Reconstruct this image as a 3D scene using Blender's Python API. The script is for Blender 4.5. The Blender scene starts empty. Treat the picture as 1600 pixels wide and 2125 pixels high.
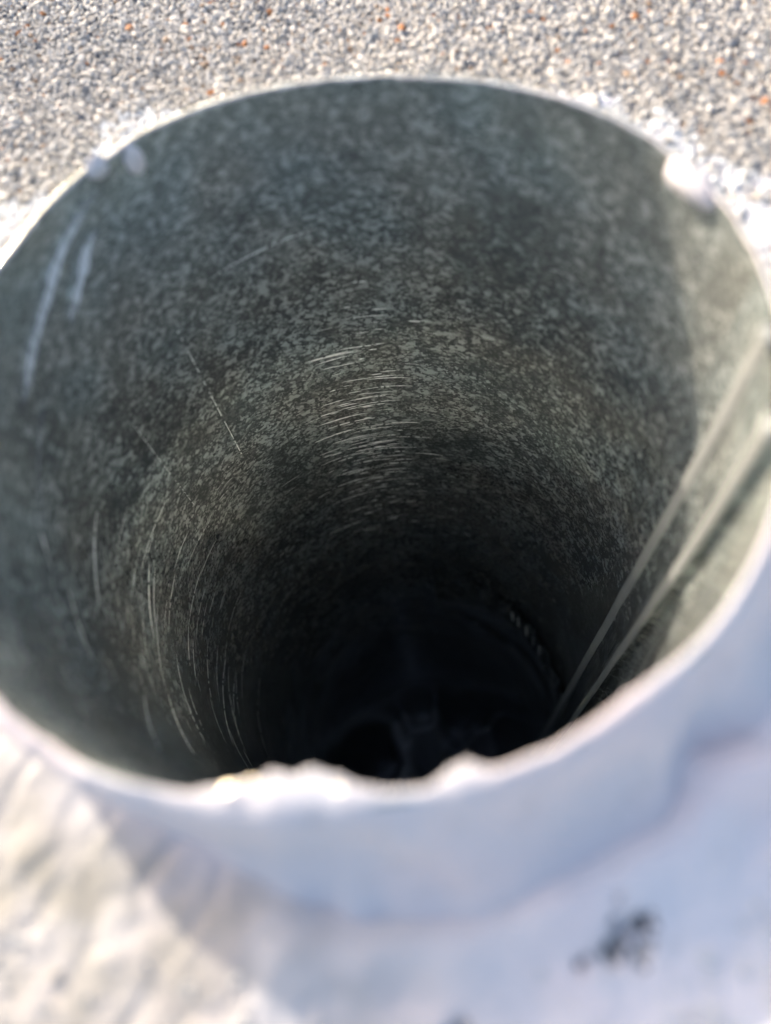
import bpy, math, random
import numpy as np
from mathutils import Matrix, Vector

rng = np.random.default_rng(11)
random.seed(11)
sc = bpy.context.scene
R = 0.0508                 # inner radius of the pipe, metres (a four inch vent)
H = 0.30 * R               # the rim stands this far above the roof
MM = 0.001

# ------------------------------------------------------------------ camera
FPX = 1537.0
rx = Vector((0.980703348, -0.195501775, 0.0))          # world X, Y, -Z seen in image axes (right, down, forward)
fy = Vector((-0.17421806, -0.87393702, 0.45374237))
dn = Vector((0.08870744, 0.44498667, 0.89113291))
img_right = Vector((rx.x, fy.x, -dn.x))
img_down = Vector((rx.y, fy.y, -dn.y))
img_fwd = Vector((rx.z, fy.z, -dn.z))
cam_d = bpy.data.cameras.new('camera')
cam = bpy.data.objects.new('camera', cam_d)
sc.collection.objects.link(cam)
cam_pos = Vector((0.0295 * R, -1.136 * R, H + 1.356 * R))
m = Matrix((img_right, -img_down, -img_fwd)).transposed().to_4x4()
m.translation = cam_pos
cam.matrix_world = m
cam_d.sensor_fit = 'HORIZONTAL'
cam_d.sensor_width = 36.0
cam_d.lens = 36.0 * FPX / 1600.0
cam_d.clip_start = 0.002
cam_d.clip_end = 200.0
cam_d.dof.use_dof = True
cam_d.dof.focus_distance = 3.6 * R
cam_d.dof.aperture_fstop = (cam_d.lens * MM) / (106.0 / FPX * R)
cam_d.dof.aperture_blades = 0
sc.camera = cam

# ------------------------------------------------------------------ sky and sun
SUN_AZ = math.radians(-57.2 + 180.0)     # direction towards the sun, counter-clockwise from +X
SUN_EL = math.radians(26.5)
world = bpy.data.worlds.new('World')
sc.world = world
world.use_nodes = True
wn = world.node_tree
wn.nodes.clear()
sky = wn.nodes.new('ShaderNodeTexSky')
sky.sky_type = 'NISHITA'
sky.sun_disc = False
sky.sun_elevation = SUN_EL
sky.sun_rotation = math.pi / 2 - SUN_AZ
sky.air_density = 1.0
sky.dust_density = 4.0
sky.ozone_density = 0.6
bg = wn.nodes.new('ShaderNodeBackground')
bg.inputs['Strength'].default_value = 0.15
wo = wn.nodes.new('ShaderNodeOutputWorld')
wn.links.new(sky.outputs[0], bg.inputs[0])
wn.links.new(bg.outputs[0], wo.inputs[0])
sun_d = bpy.data.lights.new('sun', 'SUN')
sun_d.energy = 2.7
sun_d.angle = math.radians(0.5)
sun_d.color = (1.0, 0.91, 0.77)
sun = bpy.data.objects.new('sun', sun_d)
sc.collection.objects.link(sun)
to_sun = Vector((math.cos(SUN_AZ) * math.cos(SUN_EL), math.sin(SUN_AZ) * math.cos(SUN_EL), math.sin(SUN_EL)))
sun.rotation_euler = to_sun.to_track_quat('Z', 'Y').to_euler()
sun.location = to_sun * 2.0
sc.view_settings.view_transform = 'Standard'
sc.view_settings.look = 'None'
sc.view_settings.gamma = 1.0
sc.view_settings.use_curve_mapping = False
sc.view_settings.exposure = 1.15
sc.cycles.use_denoising = True
sc.cycles.max_bounces = 18
sc.cycles.diffuse_bounces = 9
sc.cycles.glossy_bounces = 14
sc.cycles.transparent_max_bounces = 12
sc.cycles.sample_clamp_indirect = 0.0
sc.cycles.blur_glossy = 0.0
sc.cycles.caustics_reflective = True

# ------------------------------------------------------------------ helpers
def hash2(ix, iy, seed):
    h = (ix.astype(np.int64) * 374761393 + iy.astype(np.int64) * 668265263 + seed * 974711) & 0x7fffffff
    h = ((h ^ (h >> 13)) * 1274126177) & 0x7fffffff
    return ((h ^ (h >> 16)) & 0xffff) / 65535.0

def vnoise(x, y, seed=0):                # smooth lattice noise, 0..1
    ix = np.floor(x); iy = np.floor(y)
    fx = x - ix; fyy = y - iy
    fx = fx * fx * fx * (fx * (fx * 6 - 15) + 10); fyy = fyy * fyy * fyy * (fyy * (fyy * 6 - 15) + 10)
    a = hash2(ix, iy, seed); b = hash2(ix + 1, iy, seed)
    c = hash2(ix, iy + 1, seed); d = hash2(ix + 1, iy + 1, seed)
    return (a * (1 - fx) + b * fx) * (1 - fyy) + (c * (1 - fx) + d * fx) * fyy

def fnoise(x, y, seed=0, octs=3):
    s = 0; a = 1.0; t = 0
    for k in range(octs):
        s = s + a * vnoise(x * 2 ** k, y * 2 ** k, seed + k * 7); t += a; a *= 0.5
    return s / t

def sstep(a, b, x):
    t = np.clip((x - a) / (b - a), 0, 1)
    return t * t * (3 - 2 * t)

def angdiff(a, b):
    return (a - b + 180.0) % 360.0 - 180.0

FC = [0.9954, 0.0048, -0.0004, -0.0054, 0.0151, 0.0127, -0.0048, -0.0101, 0.0136]
def rim_r(th):                           # out-of-round factor of the rim (radians in)
    s = FC[0] + 0 * th
    for k in range(1, 5):
        s = s + FC[2 * k - 1] * np.cos(k * th) + FC[2 * k] * np.sin(k * th)
    return np.maximum(s, 0.972)
def wall_r(th, depth):                   # inner wall radius; the dents even out with depth
    w = np.exp(-np.maximum(depth, 0) / (0.42 * R))
    return R * (1 + (rim_r(th) - 1) * w)

def wall_d(th, depth):                   # the same with shallow dents in the sheet
    c, s_ = np.cos(th), np.sin(th)
    dz = depth / (16 * MM)
    dent = (fnoise(c * 1.6 + 7, s_ * 1.6 + dz, 51, 2) - 0.5) * 0.35 * MM * sstep(0, 8 * MM, depth)
    return wall_r(th, depth) + dent

def link(name, verts, faces, mat, parent=None, smooth=True):
    me = bpy.data.meshes.new(name)
    verts = np.asarray(verts, np.float32)
    faces = np.asarray(faces, np.int32)
    n, k = faces.shape
    me.vertices.add(len(verts)); me.vertices.foreach_set('co', verts.ravel())
    me.loops.add(n * k); me.loops.foreach_set('vertex_index', faces.ravel())
    me.polygons.add(n)
    me.polygons.foreach_set('loop_start', np.arange(0, n * k, k, dtype=np.int32))
    me.polygons.foreach_set('use_smooth', np.full(n, smooth, dtype=bool))
    me.update(calc_edges=True)
    me.materials.append(mat)
    o = bpy.data.objects.new(name, me)
    sc.collection.objects.link(o)
    if parent is not None:
        o.parent = parent
    return o

def grid_faces(nu, nv, wrap_u=False, base=0):
    u = np.arange(nu if wrap_u else nu - 1); v = np.arange(nv - 1)
    U, V = np.meshgrid(u, v, indexing='ij')
    U2 = (U + 1) % nu
    return np.stack([U * nv + V, U2 * nv + V, U2 * nv + V + 1, U * nv + V + 1], -1).reshape(-1, 4) + base

def set_uv(o, uv):                       # uv per vertex
    me = o.data
    idx = np.empty(len(me.loops), np.int32); me.loops.foreach_get('vertex_index', idx)
    l = me.uv_layers.new(name='UVMap')
    l.data.foreach_set('uv', np.asarray(uv, np.float32)[idx].ravel())

def set_col(o, col):
    a = o.data.color_attributes.new('tint', 'FLOAT_COLOR', 'POINT')
    c = np.ones((len(col), 4), np.float32); c[:, :3] = col
    a.data.foreach_set('color', c.ravel())

def tag(o, label=None, cat=None, kind=None, group=None):
    if label: o['label'] = label
    if cat: o['category'] = cat
    if kind: o['kind'] = kind
    if group: o['group'] = group
    return o

class NT:                                # small node-tree helper
    def __init__(s, name):
        s.mat = bpy.data.materials.new(name); s.mat.use_nodes = True
        s.t = s.mat.node_tree
        s.p = next(n for n in s.t.nodes if n.type == 'BSDF_PRINCIPLED')
        s.out = next(n for n in s.t.nodes if n.type == 'OUTPUT_MATERIAL')
    def n(s, kind, **kw):
        nd = s.t.nodes.new('ShaderNode' + kind)
        for k, v in kw.items():
            if k.startswith('i_'):
                nd.inputs[k[2:].replace('_', ' ')].default_value = v
            else:
                setattr(nd, k, v)
        return nd
    def l(s, a, b): s.t.links.new(a, b)
    def mapping(s, src, scale):
        mp = s.n('Mapping'); mp.inputs['Scale'].default_value = scale; s.l(src, mp.inputs['Vector']); return mp.outputs[0]
    def noise(s, vec, scale, detail=3.0, rough=0.55, dist=0.0):
        nd = s.n('TexNoise'); nd.inputs['Scale'].default_value = scale; nd.inputs['Detail'].default_value = detail
        nd.inputs['Roughness'].default_value = rough; nd.inputs['Distortion'].default_value = dist
        s.l(vec, nd.inputs['Vector']); return nd.outputs['Fac']
    def ramp(s, fac, stops):
        r = s.n('ValToRGB'); e = r.color_ramp.elements
        while len(e) < len(stops): e.new(0.5)
        for el, (p, c) in zip(e, stops):
            el.position = p; el.color = (c, c, c, 1) if isinstance(c, (int, float)) else (*c, 1)
        s.l(fac, r.inputs[0]); return r.outputs['Color']
    def mix(s, fac, a, b, blend='MIX'):
        nd = s.n('Mix', data_type='RGBA', blend_type=blend)
        for sock, v in ((nd.inputs[0], fac), (nd.inputs[6], a), (nd.inputs[7], b)):
            if isinstance(v, (int, float)): sock.default_value = v
            elif isinstance(v, tuple): sock.default_value = (*v, 1)
            else: s.l(v, sock)
        return nd.outputs[2]
    def math(s, op, a, b=0.0):
        nd = s.n('Math', operation=op)
        for sock, v in ((nd.inputs[0], a), (nd.inputs[1], b)):
            if isinstance(v, (int, float)): sock.default_value = v
            else: s.l(v, sock)
        return nd.outputs[0]
    def bump(s, h, strength, dist):
        b = s.n('Bump'); b.inputs['Strength'].default_value = strength; b.inputs['Distance'].default_value = dist
        s.l(h, b.inputs['Height']); s.l(b.outputs[0], s.p.inputs['Normal'])

# ------------------------------------------------------------------ materials
def mat_galvanised(name, dark, light, metallic=0.45, rough=0.13):
    t = NT(name)
    uv = t.n('UVMap', uv_map='UVMap').outputs[0]
    wob = t.n('TexNoise'); wob.inputs['Scale'].default_value = 700.0; wob.inputs['Detail'].default_value = 2.0
    t.l(uv, wob.inputs['Vector'])
    vs = t.n('VectorMath', operation='MULTIPLY_ADD'); t.l(wob.outputs['Color'], vs.inputs[0])
    vs.inputs[1].default_value = (0.0004, 0.0004, 0.0); t.l(uv, vs.inputs[2])
    an = t.mapping(vs.outputs[0], (0.74, 1.0, 1.0))      # zinc flakes drawn out along the roll direction
    def flakes(scale, p):
        v = t.n('TexVoronoi', feature='F1'); v.inputs['Scale'].default_value = scale
        t.l(an, v.inputs['Vector'])
        c = t.n('SeparateColor'); t.l(v.outputs['Color'], c.inputs[0])
        return t.math('POWER', c.outputs[0], p)
    small = flakes(2400.0, 3.4)
    large = flakes(1050.0, 7.0)
    mid = t.noise(uv, 170.0, 4.0, 0.62, 0.5)
    big = t.noise(uv, 26.0, 3.0, 0.6, 1.2)
    f = t.math('ADD', t.math('MULTIPLY', small, 1.6), t.math('MULTIPLY', large, 2.2))
    amt = t.math('MULTIPLY', t.ramp(mid, [(0.34, 0.22), (0.60, 1.0)]), t.ramp(big, [(0.34, 0.30), (0.56, 1.0)]))
    f = t.math('MINIMUM', t.math('MULTIPLY', f, amt), 1.0)
    col = t.mix(f, dark, light)
    # paler towards the open end, painted to lift the sunlit strip
    sx0 = t.n('SeparateXYZ'); t.l(uv, sx0.inputs[0])
    d0 = t.math('DIVIDE', t.math('MULTIPLY', sx0.outputs[1], -1.0), R)
    d0 = t.math('ADD', d0, t.math('MULTIPLY', t.math('SUBTRACT', t.noise(uv, 60.0, 4.0, 0.6), 0.5), 1.5))
    sun_lift = t.math('MULTIPLY', t.ramp(d0, [(0.15, 0.48), (1.0, 0.0)]), t.ramp(t.noise(uv, 420.0, 3.0, 0.65), [(0.35, 0.35), (0.65, 1.0)]))
    col = t.mix(sun_lift, col, (0.78, 0.81, 0.76))
    # shade below the sun's reflected band, painted in with an uneven edge
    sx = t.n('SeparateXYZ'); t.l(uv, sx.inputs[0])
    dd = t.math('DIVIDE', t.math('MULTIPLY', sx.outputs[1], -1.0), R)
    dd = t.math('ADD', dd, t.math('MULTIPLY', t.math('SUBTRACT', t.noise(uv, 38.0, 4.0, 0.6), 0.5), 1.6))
    depth_shade = t.math('MULTIPLY', t.ramp(t.math('DIVIDE', dd, 4.0), [(0.40, 0.0), (0.52, 0.8), (0.9, 1.0)]), 0.52)
    col = t.mix(depth_shade, col, (0.05, 0.052, 0.055))
    tint = t.ramp(t.noise(uv, 45.0, 2.0), [(0.38, (0.94, 1.0, 1.0)), (0.62, (1.02, 1.0, 0.95))])
    col = t.mix(1.0, col, tint, 'MULTIPLY')
    t.l(col, t.p.inputs['Base Color'])
    t.p.inputs['Metallic'].default_value = metallic
    r = t.math('ADD', t.math('MULTIPLY', mid, 0.05), rough - 0.025)
    r = t.math('ADD', r, t.math('MULTIPLY', f, 0.08))
    t.l(r, t.p.inputs['Roughness'])
    return t.mat

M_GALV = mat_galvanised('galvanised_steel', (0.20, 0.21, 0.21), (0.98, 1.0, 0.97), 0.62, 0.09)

def mat_simple(name, col, rough=0.5, metallic=0.0):
    t = NT(name)
    tc = t.n('TexCoord').outputs['Object']
    n = t.noise(tc, 400.0, 4.0)
    c = t.mix(t.math('MULTIPLY', n, 0.5), col, tuple(x * 0.55 for x in col))
    t.l(c, t.p.inputs['Base Color'])
    t.p.inputs['Roughness'].default_value = rough; t.p.inputs['Metallic'].default_value = metallic
    t.bump(n, 0.2, 0.0003)
    return t.mat

M_SCRATCH_GLINT = mat_simple('bright_scratch_and_glint', (1.0, 0.99, 0.95), 0.45, 0.0)
M_FOLD = mat_simple('rubbed_fold', (0.70, 0.70, 0.66), 0.26, 0.45)
M_END = mat_simple('dull_cut_end', (0.40, 0.40, 0.37), 0.7, 0.0)
M_GLINT = mat_simple('glint_metal', (0.9, 0.8, 0.62), 0.5, 1.0)
M_DEBRIS = mat_simple('debris', (0.36, 0.37, 0.40), 0.2)

def mat_coating(name, grit, tone=1.0):
    t = NT(name)
    tc = t.n('TexCoord').outputs['Object']
    big = t.noise(tc, 45.0, 3.0, 0.5, 0.6)
    mid = t.noise(tc, 260.0, 4.0, 0.6)
    fine = t.noise(tc, 1100.0, 3.0)
    col = t.ramp(big, [(0.32, (0.71, 0.69, 0.72)), (0.50, (0.78, 0.725, 0.73)), (0.66, (0.83, 0.725, 0.72))])
    dirt = t.ramp(mid, [(0.30, 0.35), (0.42, 0.0)])
    col = t.mix(dirt, col, (0.42, 0.42, 0.42))
    col = t.mix(1.0, col, (tone, tone, tone), 'MULTIPLY')
    if grit > 0.9:                       # dirty grey-beige on the near left, deepened to hold back sunlit glare
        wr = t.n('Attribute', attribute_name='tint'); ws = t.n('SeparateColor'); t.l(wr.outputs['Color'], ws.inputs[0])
        grime_glare_cut = t.math('MULTIPLY', ws.outputs[0], t.ramp(t.noise(tc, 130.0, 5.0, 0.65), [(0.36, 0.55), (0.62, 1.0)]))
        col = t.mix(grime_glare_cut, col, (0.33, 0.31, 0.275))
    t.l(col, t.p.inputs['Base Color'])
    t.p.inputs['Roughness'].default_value = 0.8
    t.p.inputs['Specular IOR Level'].default_value = 0.25
    t.bump(t.math('ADD', t.math('MULTIPLY', mid, 1.0), t.math('MULTIPLY', fine, 0.5 * grit)), 0.4, 0.0008)
    return t.mat
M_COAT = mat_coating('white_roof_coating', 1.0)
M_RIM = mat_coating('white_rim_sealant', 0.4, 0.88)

t = NT('white_smear')                    # dried sealant wiped thin over the metal
uv = t.n('UVMap', uv_map='UVMap').outputs[0]
st = t.noise(t.mapping(uv, (1.0, 0.12, 1.0)), 900.0, 3.0)
obj_uv = t.n('SeparateXYZ'); att = t.n('Attribute', attribute_name='tint'); 
sepc = t.n('SeparateColor'); t.l(att.outputs['Color'], sepc.inputs[0])
al = t.math('MULTIPLY', sepc.outputs[0], t.ramp(st, [(0.30, 0.25), (0.62, 1.0)]))
t.p.inputs['Base Color'].default_value = (0.74, 0.76, 0.80, 1)
t.p.inputs['Roughness'].default_value = 0.5
t.l(al, t.p.inputs['Alpha'])
M_SMEAR = t.mat

t = NT('roof_granule')
att = t.n('Attribute', attribute_name='tint')
tc = t.n('TexCoord').outputs['Object']
g = t.noise(tc, 2200.0, 2.0)
col = t.mix(1.0, att.outputs['Color'], t.ramp(g, [(0.3, 0.72), (0.7, 1.12)]), 'MULTIPLY')
t.l(col, t.p.inputs['Base Color'])
t.p.inputs['Roughness'].default_value = 0.7
M_GRAN = t.mat

t = NT('roof_sheet')
tc = t.n('TexCoord').outputs['Object']
vo = t.n('TexVoronoi'); vo.inputs['Scale'].default_value = 950.0; t.l(tc, vo.inputs['Vector'])
sepv = t.n('SeparateColor'); t.l(vo.outputs['Color'], sepv.inputs[0])
col = t.ramp(sepv.outputs[0], [(0.0, (0.16, 0.17, 0.19)), (0.25, (0.34, 0.34, 0.34)), (0.6, (0.52, 0.50, 0.47)), (0.95, (0.62, 0.59, 0.55)), (1.0, (0.45, 0.2, 0.07))])
big = t.ramp(t.noise(tc, 9.0, 4.0), [(0.35, 0.85), (0.65, 1.05)])
t.l(t.mix(1.0, col, big, 'MULTIPLY'), t.p.inputs['Base Color'])
t.p.inputs['Roughness'].default_value = 0.8
inv = t.math('SUBTRACT', 1.0, vo.outputs['Distance'])
t.bump(inv, 0.6, 0.0006)
M_ROOF = t.mat

# ------------------------------------------------------------------ roof sheet (with the hole for the pipe)
NT_ = 240
th = np.linspace(0, 2 * np.pi, NT_, endpoint=False)
radii = np.array([1.004 * R, 1.3 * R, 2 * R, 4 * R, 10 * R, 1.2, 3.0, 10.0, 30.0])
T, RR = np.meshgrid(th, radii, indexing='ij')
base_r = np.where(RR < 1.1 * R, wall_r(T, 0 * T + H) + 1.5 * MM, RR)
verts = np.stack([base_r * np.cos(T), base_r * np.sin(T), 0 * T], -1).reshape(-1, 3)
roof = link('roof', verts, grid_faces(NT_, len(radii), True)[:, ::-1], M_ROOF)
tag(roof, 'light grey granule surfaced roof sheet around the pipe', kind='structure')

# ------------------------------------------------------------------ white coating brushed on the roof round the pipe
OUT = [(-180, 2.6), (-165, 2.6), (-60, 2.9), (-30, 2.4), (-10, 1.75), (5, 1.50), (15, 1.46), (22, 1.53), (30, 1.44), (40, 1.45),
       (47, 1.49), (53, 1.38), (60, 1.28), (80, 1.25), (95, 1.27), (102, 1.38), (108, 1.54), (113, 1.61), (118, 1.50), (123, 1.43), (130, 1.50), (138, 1.60),
       (145, 1.62), (155, 1.9), (165, 2.3), (180, 2.6)]
def coat_edge(az):
    return np.interp(az, [a for a, _ in OUT], [v for _, v in OUT]) * R
def coat_h(x, y):
    r = np.hypot(x, y); az = np.degrees(np.arctan2(y, x)); q = r / R
    e = coat_edge(az) + (fnoise(x / (6 * MM), y / (6 * MM), 3) - 0.5) * 9 * MM + (fnoise(x / (1.6 * MM), y / (1.6 * MM), 5, 2) - 0.5) * 2.4 * MM
    m_ = sstep(-2.5 * MM, 3.0 * MM, e - r)
    near = sstep(0.15, -0.45, y / R)                     # towards the camera side the coat is thick and folded
    h = (0.45 + 0.3 * near) * MM + (fnoise(x / (7 * MM), y / (7 * MM), 9) - 0.5) * (1.6 - 1.1 * near) * MM
    h = h + (fnoise(x / (1.1 * MM), y / (1.1 * MM), 15, 2) - 0.5) * 0.4 * MM * (0.35 + 0.65 * sstep(1.15, 1.4, q))
    az_n = angdiff(az, -100.0)
    radial = (fnoise(az / 9.0 + 40, q * 5.0, 97, 2) - 0.5) * 3.2 * MM * sstep(1.0, 1.12, q)
    ring = np.exp(-((q - (1.215 + 0.02 * np.sin(np.radians(az * 3)))) / 0.06) ** 2) * 2.0 * MM
    moat = -np.exp(-((q - 1.105) / 0.05) ** 2) * 0.8 * MM
    fil = np.exp(-(q - 1.03) / 0.035) * 5 * MM
    fold = np.exp(-((angdiff(az, -64.0 + (q - 1.1) * 40)) / 3.0) ** 2) * 2.6 * MM * sstep(1.6, 1.1, q)
    lump = (fnoise(x / (12 * MM), y / (12 * MM), 31, 2) - 0.5) * 6.0 * MM * sstep(1.02, 1.3, q)
    win = sstep(44.0, 26.0, np.abs(angdiff(az, -72.0)))
    h = h + near * (win * (ring + moat + fold + radial * sstep(1.5, 1.25, q) + 1.2 * MM * sstep(1.45, 1.2, q)) + (0.08 + 0.30 * win) * lump * sstep(1.55, 1.25, q)
             + (1 - win) * sstep(1.0, 1.12, q) * ((fnoise(x / (7.5 * MM), y / (5.5 * MM), 83, 2) - 0.5) * 0.55 * MM - np.maximum(0, 0.16 - np.abs(fnoise((x + y) / (20 * MM), (y - x) / (9 * MM), 87, 2) - 0.5)) * 2.4 * MM + 0.5 * MM))
    h = np.where(near > 0.3, np.maximum(h, 0.45 * MM + 0.25 * (h - 0.45 * MM)), h) + fil * (0.12 + 0.88 * near * win)
    # torn pits that show the dark sheet
    for (px, py, rad) in PITS:
        h = h - 1.8 * MM * np.exp(-(((x - px * R) ** 2 + (y - py * R) ** 2) / (rad * MM) ** 2) ** 1.5)
    return m_ * h - (1 - m_) * 1.2 * MM
prng = random.Random(4)
PITS = [(0.30 + 0.055 * (k / 15 - 0.4) + prng.gauss(0, 0.028), -1.32 + 0.085 * k / 15 + prng.gauss(0, 0.012), prng.uniform(0.35, 0.95)) for k in range(16)] + [(0.22, -1.31, 0.6), (-0.02, -1.37, 0.8), (-0.04, -1.38, 0.6)]
NA, NR = 1000, 250
th = np.linspace(0, 2 * np.pi, NA, endpoint=False)
rq = 1.0 + (np.linspace(0, 1, NR) ** 1.5) * 2.1
T, Q = np.meshgrid(th, rq, indexing='ij')
b0 = np.where(Q < 1.001, wall_r(T, 0 * T + H) + 1.2 * MM, np.maximum(Q * R, wall_r(T, 0 * T + H) + 1.2 * MM + (Q - 1) * R * 0.8))
X = b0 * np.cos(T); Y = b0 * np.sin(T)
Z = coat_h(X, Y)
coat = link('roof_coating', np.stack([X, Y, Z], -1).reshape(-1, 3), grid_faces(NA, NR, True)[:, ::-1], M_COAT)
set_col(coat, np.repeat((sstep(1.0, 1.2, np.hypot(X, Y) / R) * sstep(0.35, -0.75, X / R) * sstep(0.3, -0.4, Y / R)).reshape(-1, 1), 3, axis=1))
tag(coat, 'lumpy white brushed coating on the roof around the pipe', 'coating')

# ------------------------------------------------------------------ roof granules
ico_v = []
ph = (1 + 5 ** 0.5) / 2
for a, b in ((-1, ph), (1, ph), (-1, -ph), (1, -ph)):
    ico_v += [(a, b, 0)]
for a, b in ((-1, ph), (1, ph), (-1, -ph), (1, -ph)):
    ico_v += [(0, a, b)]
for a, b in ((ph, -1), (ph, 1), (-ph, -1), (-ph, 1)):
    ico_v += [(a, 0, b)]
ico_v = np.array(ico_v, float) / math.sqrt(1 + ph * ph)
ico_f = np.array([(0, 11, 5), (0, 5, 1), (0, 1, 7), (0, 7, 10), (0, 10, 11), (1, 5, 9), (5, 11, 4), (11, 10, 2), (10, 7, 6), (7, 1, 8),
                  (3, 9, 4), (3, 4, 2), (3, 2, 6), (3, 6, 8), (3, 8, 9), (4, 9, 5), (2, 4, 11), (6, 2, 10), (8, 6, 7), (9, 8, 1)])
def scatter(x0, x1, y0, y1, step):
    gx, gy = np.meshgrid(np.arange(x0, x1, step), np.arange(y0, y1, step))
    gx = gx.ravel() + rng.uniform(-0.5, 0.5, gx.size) * step; gy = gy.ravel() + rng.uniform(-0.5, 0.5, gy.size) * step
    return gx, gy
def granules(name, gx, gy, gz, size, col, flat=0.75):
    n = len(gx)
    k = rng.uniform(0.72, 1.25, (n, 12, 1))
    v = ico_v[None] * k
    sc3 = np.stack([size * rng.uniform(0.8, 1.3, n), size * rng.uniform(0.7, 1.05, n), size * flat * rng.uniform(0.75, 1.2, n)], -1)
    v = v * sc3[:, None, :]
    ang = rng.uniform(0, 2 * np.pi, n); tl = rng.normal(0, 0.45, n)
    ct, st_ = np.cos(tl)[:, None], np.sin(tl)[:, None]
    y_, z_ = v[..., 1] * ct - v[..., 2] * st_, v[..., 1] * st_ + v[..., 2] * ct
    ca, sa = np.cos(ang)[:, None], np.sin(ang)[:, None]
    x2, y2 = v[..., 0] * ca - y_ * sa, v[..., 0] * sa + y_ * ca
    V = np.stack([x2 + gx[:, None], y2 + gy[:, None], z_ + gz[:, None]], -1).reshape(-1, 3)
    F = (ico_f[None] + (np.arange(n) * 12)[:, None, None]).reshape(-1, 3)
    o = link(name, V, F, M_GRAN, smooth=False)
    set_col(o, np.repeat(col, 12, axis=0))
    return o
PAL = np.array([(0.68, 0.64, 0.59), (0.61, 0.59, 0.57), (0.52, 0.485, 0.445), (0.38, 0.385, 0.39), (0.24, 0.25, 0.275), (0.12, 0.13, 0.155), (0.34, 0.24, 0.17), (0.50, 0.21, 0.08)])
PW = np.array([0.33, 0.22, 0.20, 0.12, 0.06, 0.025, 0.022, 0.011])
gx, gy = scatter(-2.3 * R, 2.9 * R, -0.4 * R, 3.3 * R, 0.78 * MM)
r_ = np.hypot(gx, gy)
ch = coat_h(gx, gy)
keep = (r_ > 1.12 * R) & (ch < 0.62 * MM)
gx, gy, ch = gx[keep], gy[keep], ch[keep]
n = len(gx)
size = np.clip(rng.lognormal(math.log(0.46), 0.34, n), 0.38, 1.15) * MM
pick = rng.choice(len(PAL), n, p=PW / PW.sum())
col = PAL[pick] * rng.uniform(0.85, 1.12, (n, 1)) * np.array((0.97, 0.945, 0.915))
col *= (0.86 + 0.28 * fnoise(gx / (13 * MM), gy / (13 * MM), 101, 3))[:, None]
painted = (ch > -0.55 * MM) & (rng.random(n) < 0.75)
col[painted] = np.array((0.78, 0.775, 0.77)) * rng.uniform(0.92, 1.03, (painted.sum(), 1))
gz = np.maximum(ch, 0) * 0.8 + rng.uniform(0.05, 0.45, n) * MM
gz[painted] -= 0.22 * MM
g1 = granules('roof_granules', gx, gy, gz, size, col)
tag(g1, 'loose looking light grey and rust mineral granules covering the roof beyond the pipe', 'granules', 'stuff')
# granules painted over on the camera side
gx, gy = scatter(-2.3 * R, 2.4 * R, -2.6 * R, -0.45 * R, 1.15 * MM)
r_ = np.hypot(gx, gy); az_ = np.degrees(np.arctan2(gy, gx))
pn = fnoise(gx / (8 * MM), gy / (8 * MM), 44)
dp0 = np.min([np.hypot(gx - a * R, gy - b * R) / (c * MM) for a, b, c in PITS], axis=0)
keep = (r_ > 1.24 * R) & ((dp0 < 1.3) | (rng.random(len(gx)) < sstep(1.24, 1.6, r_ / R) * (0.25 + 0.75 * sstep(0.45, 0.6, pn))))
gx, gy = gx[keep], gy[keep]
n = len(gx)
col = np.array((0.78, 0.775, 0.77)) * rng.uniform(0.85, 1.03, (n, 1))
bare = rng.random(n) < 0.07
col[bare] = PAL[rng.choice(6, bare.sum())]
col *= (1 - 0.38 * sstep(1.05, 1.2, np.hypot(gx, gy) / R) * sstep(0.35, -0.75, gx / R))[:, None]  # near-left granules darkened likewise against the sunlit glare
ch = coat_h(gx, gy)
dp = np.min([np.hypot(gx - a * R, gy - b * R) / (c * MM) for a, b, c in PITS], axis=0)
col[dp < 1.3] = (0.07, 0.075, 0.085)
size = np.clip(rng.lognormal(math.log(0.46), 0.28, n), 0.28, 0.95) * MM
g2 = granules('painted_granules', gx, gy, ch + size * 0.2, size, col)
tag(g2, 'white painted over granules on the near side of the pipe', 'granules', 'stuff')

# ------------------------------------------------------------------ the pipe
pipe = bpy.data.objects.new('vent_pipe', None)
sc.collection.objects.link(pipe)
pipe.empty_display_size = 0.02
tag(pipe, 'open galvanised steel vent pipe with white sealed rim, looking down inside', 'pipe')

# depth is measured down from the rim
NA, ND = 540, 330
L1 = 13.0 * R
th = np.linspace(0, 2 * np.pi, NA, endpoint=False)
dep = np.linspace(0, 1, ND) ** 1.6 * L1
T, D = np.meshgrid(th, dep, indexing='ij')
RW = wall_d(T, D)
inner = np.stack([RW * np.cos(T), RW * np.sin(T), H - D], -1).reshape(-1, 3)
RO = RW + 0.7 * MM
outer = np.stack([RO * np.cos(T), RO * np.sin(T), H - D], -1).reshape(-1, 3)
f_in = grid_faces(NA, ND, True)
f_out = grid_faces(NA, ND, True, base=len(inner))[:, ::-1]
i = np.arange(NA); i2 = (i + 1) % NA
f_top = np.stack([i * ND, i * ND + len(inner), i2 * ND + len(inner), i2 * ND], -1)
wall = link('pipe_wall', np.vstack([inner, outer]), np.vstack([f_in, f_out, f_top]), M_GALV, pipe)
set_uv(wall, np.tile(np.stack([T * R, -D], -1).reshape(-1, 2), (2, 1)))

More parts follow.
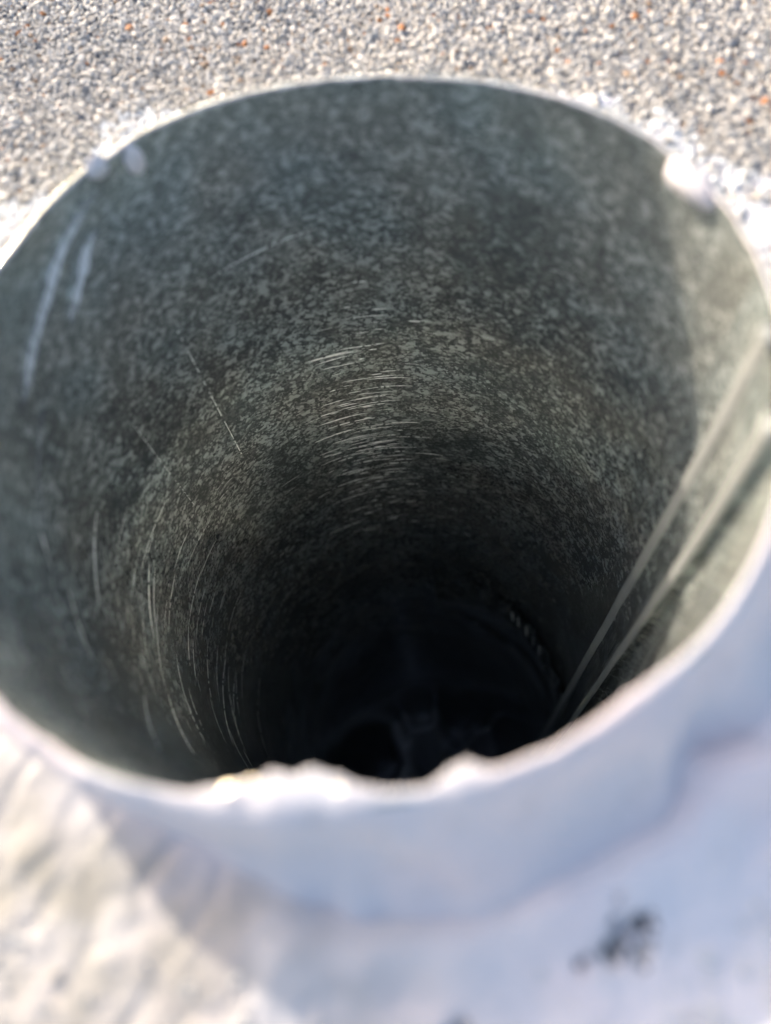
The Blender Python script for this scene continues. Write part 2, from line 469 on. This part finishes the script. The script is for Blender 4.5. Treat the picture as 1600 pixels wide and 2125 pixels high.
# seam: folded strip standing proud of the wall on the right
def strip(name, az0, az1, d0, d1, prof, mat, nd=120, parent=pipe):
    # prof: list of (fraction across, millimetres inward)
    s = np.array([p[0] for p in prof]); hgt = np.array([p[1] for p in prof])
    dd = np.concatenate([d0 + np.array([0.0, 0.3, 0.8, 1.5]) * MM, np.linspace(d0 + 2.4 * MM, d1, nd)]); nd += 4
    S, Dd = np.meshgrid(s, dd, indexing='ij')
    lift = np.ones(nd); lift[:2] = (0.93, 0.98)      # slightly dressed top end
    Tt = np.radians(az0 + (az1 - az0) * S)
    rr = wall_d(Tt, Dd) - (hgt[:, None] * lift[None, :] + 0.02) * MM
    o = link(name, np.stack([rr * np.cos(Tt), rr * np.sin(Tt), H - Dd], -1).reshape(-1, 3), grid_faces(len(s), nd), mat, parent)
    set_uv(o, np.stack([Tt * R, -Dd], -1).reshape(-1, 2))
    return o
SEAM = [(0.07, -0.3), (0.09, 0.6), (0.05, 1.4), (0.02, 2.1), (0.04, 2.7), (0.10, 3.0), (0.17, 2.8), (0.22, 2.2), (0.28, 1.8), (0.5, 1.7), (0.72, 1.8), (0.78, 2.1),
        (0.83, 2.6), (0.89, 2.85), (0.95, 2.6), (0.99, 2.0), (1.0, 1.0), (0.98, -0.3)]
SEAM = [(f_, h_ * 0.8 if h_ > 0 else h_) for f_, h_ in SEAM]
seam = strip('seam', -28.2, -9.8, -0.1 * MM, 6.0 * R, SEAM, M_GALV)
strip('seam_fold', -28.2, -9.8, 0.6 * MM, 6.0 * R, [(f_, h_ + 0.06) for f_, h_ in SEAM[3:8]], M_FOLD, parent=seam)
strip('seam_fold', -28.2, -9.8, 0.6 * MM, 6.0 * R, [(f_, h_ + 0.06) for f_, h_ in SEAM[11:16]], M_FOLD, parent=seam)

# crimped end of the next length of pipe, showing as a lip on the right side
NA2, ND2 = 260, 40
th = np.radians(np.linspace(-14, 74, NA2))
dep = np.linspace(3.80 * R, 4.7 * R, ND2)
T, D = np.meshgrid(th, dep, indexing='ij')
jw = np.clip(1 - (np.abs(np.degrees(T) - 30) / 44) ** 4, 0, 1)
crimp = np.sin(T * 30) * 0.6 * MM * np.exp(-((D - 3.85 * R) / (0.2 * R)) ** 2)
RW = wall_d(T, D) - (2.3 * MM + crimp) * jw * np.clip(1 - ((D - 3.8 * R) / (0.9 * R)) ** 3, 0, 1) + 0.3 * MM * (1 - jw)
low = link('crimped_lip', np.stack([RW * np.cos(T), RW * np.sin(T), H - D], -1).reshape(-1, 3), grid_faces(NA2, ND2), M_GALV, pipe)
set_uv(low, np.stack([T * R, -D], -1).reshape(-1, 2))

# scratches: thin bright arcs scored into the wall, plus painted crimp glints
SV, SF = [], []
def scratch(az, d, length, width, slope=0.0, seg=None):
    seg = seg or max(6, int(length * 1.4))
    run = []
    def flush():
        if len(run) > 1:
            b = len(SV)
            for (a, dd, w) in run:
                rr = float(wall_d(np.array(a), np.array(dd))) - 0.07 * MM
                for s_ in (-1, 1):
                    SV.append((rr * math.cos(a), rr * math.sin(a), H - dd + s_ * w * MM))
            for k in range(len(run) - 1):
                SF.append((b + 2 * k, b + 2 * k + 1, b + 2 * k + 3, b + 2 * k + 2))
        run.clear()
    ph_ = random.uniform(0, 9)
    for k in range(seg + 1):
        f = k / seg
        a = math.radians(az + (f - 0.5) * length)
        dd = d + (slope * (f - 0.5) * length + 0.06 * math.sin(ph_ + f * length * 0.4)) * MM
        run.append((a, dd, width * (math.sin(math.pi * f) ** 0.7) * random.uniform(0.25, 0.6) + 0.006))
        if random.random() < 0.10: flush()
    flush()
for k in range(170):
    d = random.triangular(0.75, 3.2, 2.1) * R
    scratch(random.gauss(89, 6.5), d, random.uniform(2, 5) if k % 3 else random.uniform(6, 17), random.uniform(0.16, 0.46), random.gauss(0, 0.012))
for k in range(40):
    scratch(random.uniform(40, 140), random.uniform(0.9, 3.2) * R, random.uniform(2, 7), random.uniform(0.08, 0.16), random.gauss(0, 0.05))
for k in range(34):
    scratch(random.uniform(150, 205), random.uniform(0.9, 3.3) * R, random.uniform(5, 22), random.uniform(0.12, 0.30), random.gauss(0, 0.03))
scratch(103, 0.56 * R, 26, 0.22, 0.10)
for (a0, d0, a1, d1, w) in [(166, .88, 186, .96, .75), (166, 1.38, 184, 1.49, .8), (165.5, 1.44, 181, 1.52, .4), (172, 1.92, 184, 1.94, .4), (174, 1.99, 186, 2.01, .35), (201, 1.19, 219, .91, .6),
                            (196, 1.52, 214, 1.41, .6), (170, 2.55, 201, 2.36, .4), (172, 2.75, 196, 2.6, .3), (179, .53, 186, .62, .6), (186, .72, 200, .78, .5)]:
    scratch((a0 + a1) / 2, (d0 + d1) / 2 * R, a1 - a0, w, (d1 - d0) * R / MM / (a1 - a0))
def axial_strip(az0, d0, az1, d1, width, seg=24, off=0.07):          # a strip running down the pipe, for scratches and painted glints
    b = len(SV)
    for k in range(seg + 1):
        f = k / seg; dd = (d0 + (d1 - d0) * f) * R; a = math.radians(az0 + (az1 - az0) * f)
        w = width * (0.4 + 0.6 * random.random()) * MM / R * 0.5
        for s_ in (-1, 1):
            rr = float(wall_d(np.array(a), np.array(dd))) - off * MM
            SV.append((rr * math.cos(a + s_ * w), rr * math.sin(a + s_ * w), H - dd))
    for k in range(seg):
        if seg > 10 and random.random() < 0.35: continue
        SF.append((b + 2 * k, b + 2 * k + 1, b + 2 * k + 3, b + 2 * k + 2))
axial_strip(126, 0.70, 125.8, 1.58, 0.26, 60)
axial_strip(146, 0.85, 145, 1.55, 0.14, 50)
for a_, w_ in ((33, 1.3), (29.5, 1.0), (24, 1.4), (19, 0.9), (14, 1.3)):  # pale strips painted on as glints of the crimp ridges
    axial_strip(a_, 3.86, a_ - 1.5, 4.0, w_, 6, 2.9)
sm = link('scratches_and_glints', np.array(SV), np.array(SF), M_SCRATCH_GLINT, pipe)
tag(sm, kind='stuff')

# ------------------------------------------------------------------ smears and streaks of sealant on the inside
def smear(az, d0, d1, wdeg, lean=0.0, strength=1.0, off=0.5):
    nu, nv = 9, 40
    U, V = np.meshgrid(np.linspace(-1, 1, nu), np.linspace(0, 1, nv), indexing='ij')
    wob = (fnoise(V * 6, 0 * V + az, 61, 2) - 0.5) * 0.8
    Tt = np.radians(az + lean * (V - 0.5) + (U + wob) * wdeg * 0.5)
    Dd = (d0 + (d1 - d0) * V) * R
    rr = wall_r(Tt, Dd) - off * MM
    o = link('sealant_smear', np.stack([rr * np.cos(Tt), rr * np.sin(Tt), H - Dd], -1).reshape(-1, 3), grid_faces(nu, nv), M_SMEAR, pipe)
    set_uv(o, np.stack([Tt * R, -Dd], -1).reshape(-1, 2))
    a = np.clip((1 - U ** 2) * 1.3, 0, 1) * np.clip(np.sin(np.pi * V) * 1.6, 0, 1) * strength
    set_col(o, np.repeat(a.reshape(-1, 1), 3, axis=1))
    return o
smear(146.0, 0.05, 0.33, 6.0, 34, 1.1)
smear(138.0, 0.15, 0.32, 4.2, 13, 1.3)
smear(172, 0.38, 0.60, 2.5, 30, 0.35)

# ------------------------------------------------------------------ rim: white sealant carried over the edge and down the outside
NA3 = 720
th = np.linspace(0, 2 * np.pi, NA3, endpoint=False)
azd = np.degrees(th); azd = (azd + 180) % 360 - 180
prof = [(-0.02, -0.4), (-0.12, -0.1), (-0.06, 0.12), (0.15, 0.2), (0.6, 0.1), (1.2, -0.25), (1.9, -0.9), (2.6, -2.2), (3.4, -4.2), (4.4, -6.4), (5.6, -8.2), (7.2, -10.0), (9.8, -11.6), (12.6, -13.2), (15.0, -15.4), (17.0, -17.0)]
near = sstep(0.2, -0.7, np.sin(th))
thick = 0.28 + 0.62 * near + (fnoise(th * 9, th * 0, 71) - 0.5) * 0.3
bump_in = np.zeros(NA3); bump_up = np.zeros(NA3)
for (a0, w, bi, bu) in [(-104, 6.0, 2.4, 0.4), (-99, 4, 1.0, 0.2), (-110, 3, 0.4, 0.2), (-85.7, 2.2, 1.4, 0.1), (-122, 4, -0.3, 0.6), (-66, 5, 0.6, 0.4),
                        (122.5, 3.2, 0.9, 0.4), (44, 4, 0.5, 0.3), (-140, 6, 0.4, 0.3)]:
    g_ = np.exp(-(angdiff(azd, a0) / w) ** 2)
    g_ = g_ * (0.7 + 0.6 * fnoise(th * 60, th * 0 + a0, 79, 2)); bump_in += g_ * bi; bump_up += g_ * bu
wig = (fnoise(th * 22, th * 0 + 3, 77) - 0.5)
cone = sstep(52.0, 22.0, np.abs(angdiff(azd, -68.0)))
V = []
for (pr, pz) in prof:
    flat = 2.4 + 0.05 * max(0.0, -pz - 2.0) + 1.5 * max(0.0, (-pz - 11.0) / 3.4)
    pr = np.minimum(pr, flat) * (1 - cone) + pr * cone if pr > 2.4 else pr
    top = math.exp(-((pz - 0.3) / 1.6) ** 2)
    rr = wall_r(th, 0 * th + max(0.0, -pz) * MM) + (pr * (thick if np.max(pr) > 0 else 1.0) + wig * 0.35 * top) * MM - bump_in * top * max(0.0, 1 - max(float(np.max(pr)), 0) / 1.1) * MM
    zz = H + (pz * (thick if pz > 0 else 1.0) + bump_up * top + wig * 0.25 * top) * MM
    body = sstep(0.6, 3.0, -pz)                          # brushed folds and hollows on the outside
    rr = rr + body * cone * ((fnoise(th * 7.0 + 3, th * 0 + pz * 0.16, 75, 2) - 0.5) * 1.6
                             + 2.0 * np.exp(-(angdiff(azd, -63 + pz * 0.5) / 3.2) ** 2) - 1.2 * np.exp(-(angdiff(azd, -56 + pz * 0.5) / 3.0) ** 2)
                             + 1.4 * np.exp(-(angdiff(azd, -97 - pz * 1.2) / 4.0) ** 2)) * MM
    V.append(np.stack([rr * np.cos(th), rr * np.sin(th), zz], -1))
V = np.stack(V, 1)
rimc = link('rim_sealant', V.reshape(-1, 3), grid_faces(NA3, len(prof), True)[:, ::-1], M_RIM, pipe)
tag(rimc, 'thick white sealant folded over the pipe rim')

# blobs of sealant hanging on the rim
def blob(name, az, r, z, sx, sy, sz, seed, mat=None, parent=None):
    nu, nv = 40, 24
    U, Vv = np.meshgrid(np.linspace(0, 2 * np.pi, nu, endpoint=False), np.linspace(0, np.pi, nv), indexing='ij')
    k = 1 + (fnoise(np.cos(U) * 1.3 + 5, np.sin(U) * 1.3 + Vv, seed, 2) - 0.5) * 0.5
    lx = np.sin(Vv) * np.cos(U) * sx * k; ly = np.sin(Vv) * np.sin(U) * sy * k; lz = np.cos(Vv) * sz * k
    a = math.radians(az); er = (math.cos(a), math.sin(a)); et = (-math.sin(a), math.cos(a))
    x = er[0] * (r + lx) + et[0] * ly; y = er[1] * (r + lx) + et[1] * ly
    o = link(name, np.stack([x, y, z + lz], -1).reshape(-1, 3), grid_faces(nu, nv, True), mat or M_RIM, parent or pipe)
    return o
rr0 = lambda az: float(wall_r(np.array(math.radians(az)), np.array(0.0)))
blob('sealant_blob', 18.5, rr0(18.5) - 0.3 * MM, H - 1.3 * MM, 1.7 * MM, 4.6 * MM, 1.9 * MM, 5)
blob('seam_end', -11.8, rr0(-11.8) - 1.1 * MM, H - 0.6 * MM, 1.35 * MM, 1.5 * MM, 0.8 * MM, 15, M_END, seam)
blob('seam_end', -26.2, rr0(-26.2) - 1.1 * MM, H - 0.6 * MM, 1.35 * MM, 1.7 * MM, 0.8 * MM, 16, M_END, seam)
blob('sealant_blob', 119.3, rr0(119.3) - 0.5 * MM, H - 2.6 * MM, 0.9 * MM, 1.6 * MM, 2.4 * MM, 8)
blob('sealant_blob', 125.5, rr0(125.5) - 0.2 * MM, H - 0.6 * MM, 1.0 * MM, 1.8 * MM, 1.6 * MM, 9)

# added metal flakes on the near edge, tilted to glint at the camera
def add_glint_flake(az, inward, up, s):
    a = math.radians(az)
    c = Vector(((rr0(az) - inward * MM) * math.cos(a), (rr0(az) - inward * MM) * math.sin(a), H + up * MM))
    nrm = (to_sun + (cam_pos - c).normalized()).normalized()
    q = nrm.to_track_quat('Z', 'Y')
    vs = []; fs = []
    for k in range(8):
        an = 2 * math.pi * k / 8; rad = s * MM * (0.8 + 0.3 * ((k * 37) % 5) / 5)
        vs.append(c + q @ Vector((rad * math.cos(an), rad * math.sin(an) * 0.7, 0)))
    top = [v + q @ Vector((0, 0, 0.12 * MM)) for v in vs]
    allv = [tuple(v) for v in vs + top]
    b = bpy.data.meshes.new('glint_flake')
    b.from_pydata(allv, [], [tuple(range(8, 16)), tuple(range(7, -1, -1))] + [(k, (k + 1) % 8, 8 + (k + 1) % 8, 8 + k) for k in range(8)])
    b.materials.append(M_GLINT)
    o = bpy.data.objects.new('glint_flake', b); sc.collection.objects.link(o); o.parent = pipe
add_glint_flake(-109.8, 0.9, 1.0, 0.5)
add_glint_flake(-107.6, 1.6, 0.9, 0.26)
add_glint_flake(-98.5, 0.9, 0.9, 0.2)

# ------------------------------------------------------------------ debris lying at the bottom of the pipe
NU = 70
gx = np.linspace(-1, 1, NU)
A, B = np.meshgrid(gx, gx, indexing='ij')
rad = np.sqrt(np.maximum(A ** 2, B ** 2)); ang = np.arctan2(B, A)
X = rad * np.cos(ang) * 1.02 * R; Y = rad * np.sin(ang) * 1.02 * R
rid = np.abs(fnoise(A * 2.2 + 4, B * 0.9, 91, 1) - 0.5) * 2
Z = H - 10.2 * R + (0.6 - rid) * 130 * MM
deb = link('debris', np.stack([X, Y, Z], -1).reshape(-1, 3), grid_faces(NU, NU), M_DEBRIS)
tag(deb, 'dark crumpled debris lying deep inside the pipe', 'debris')
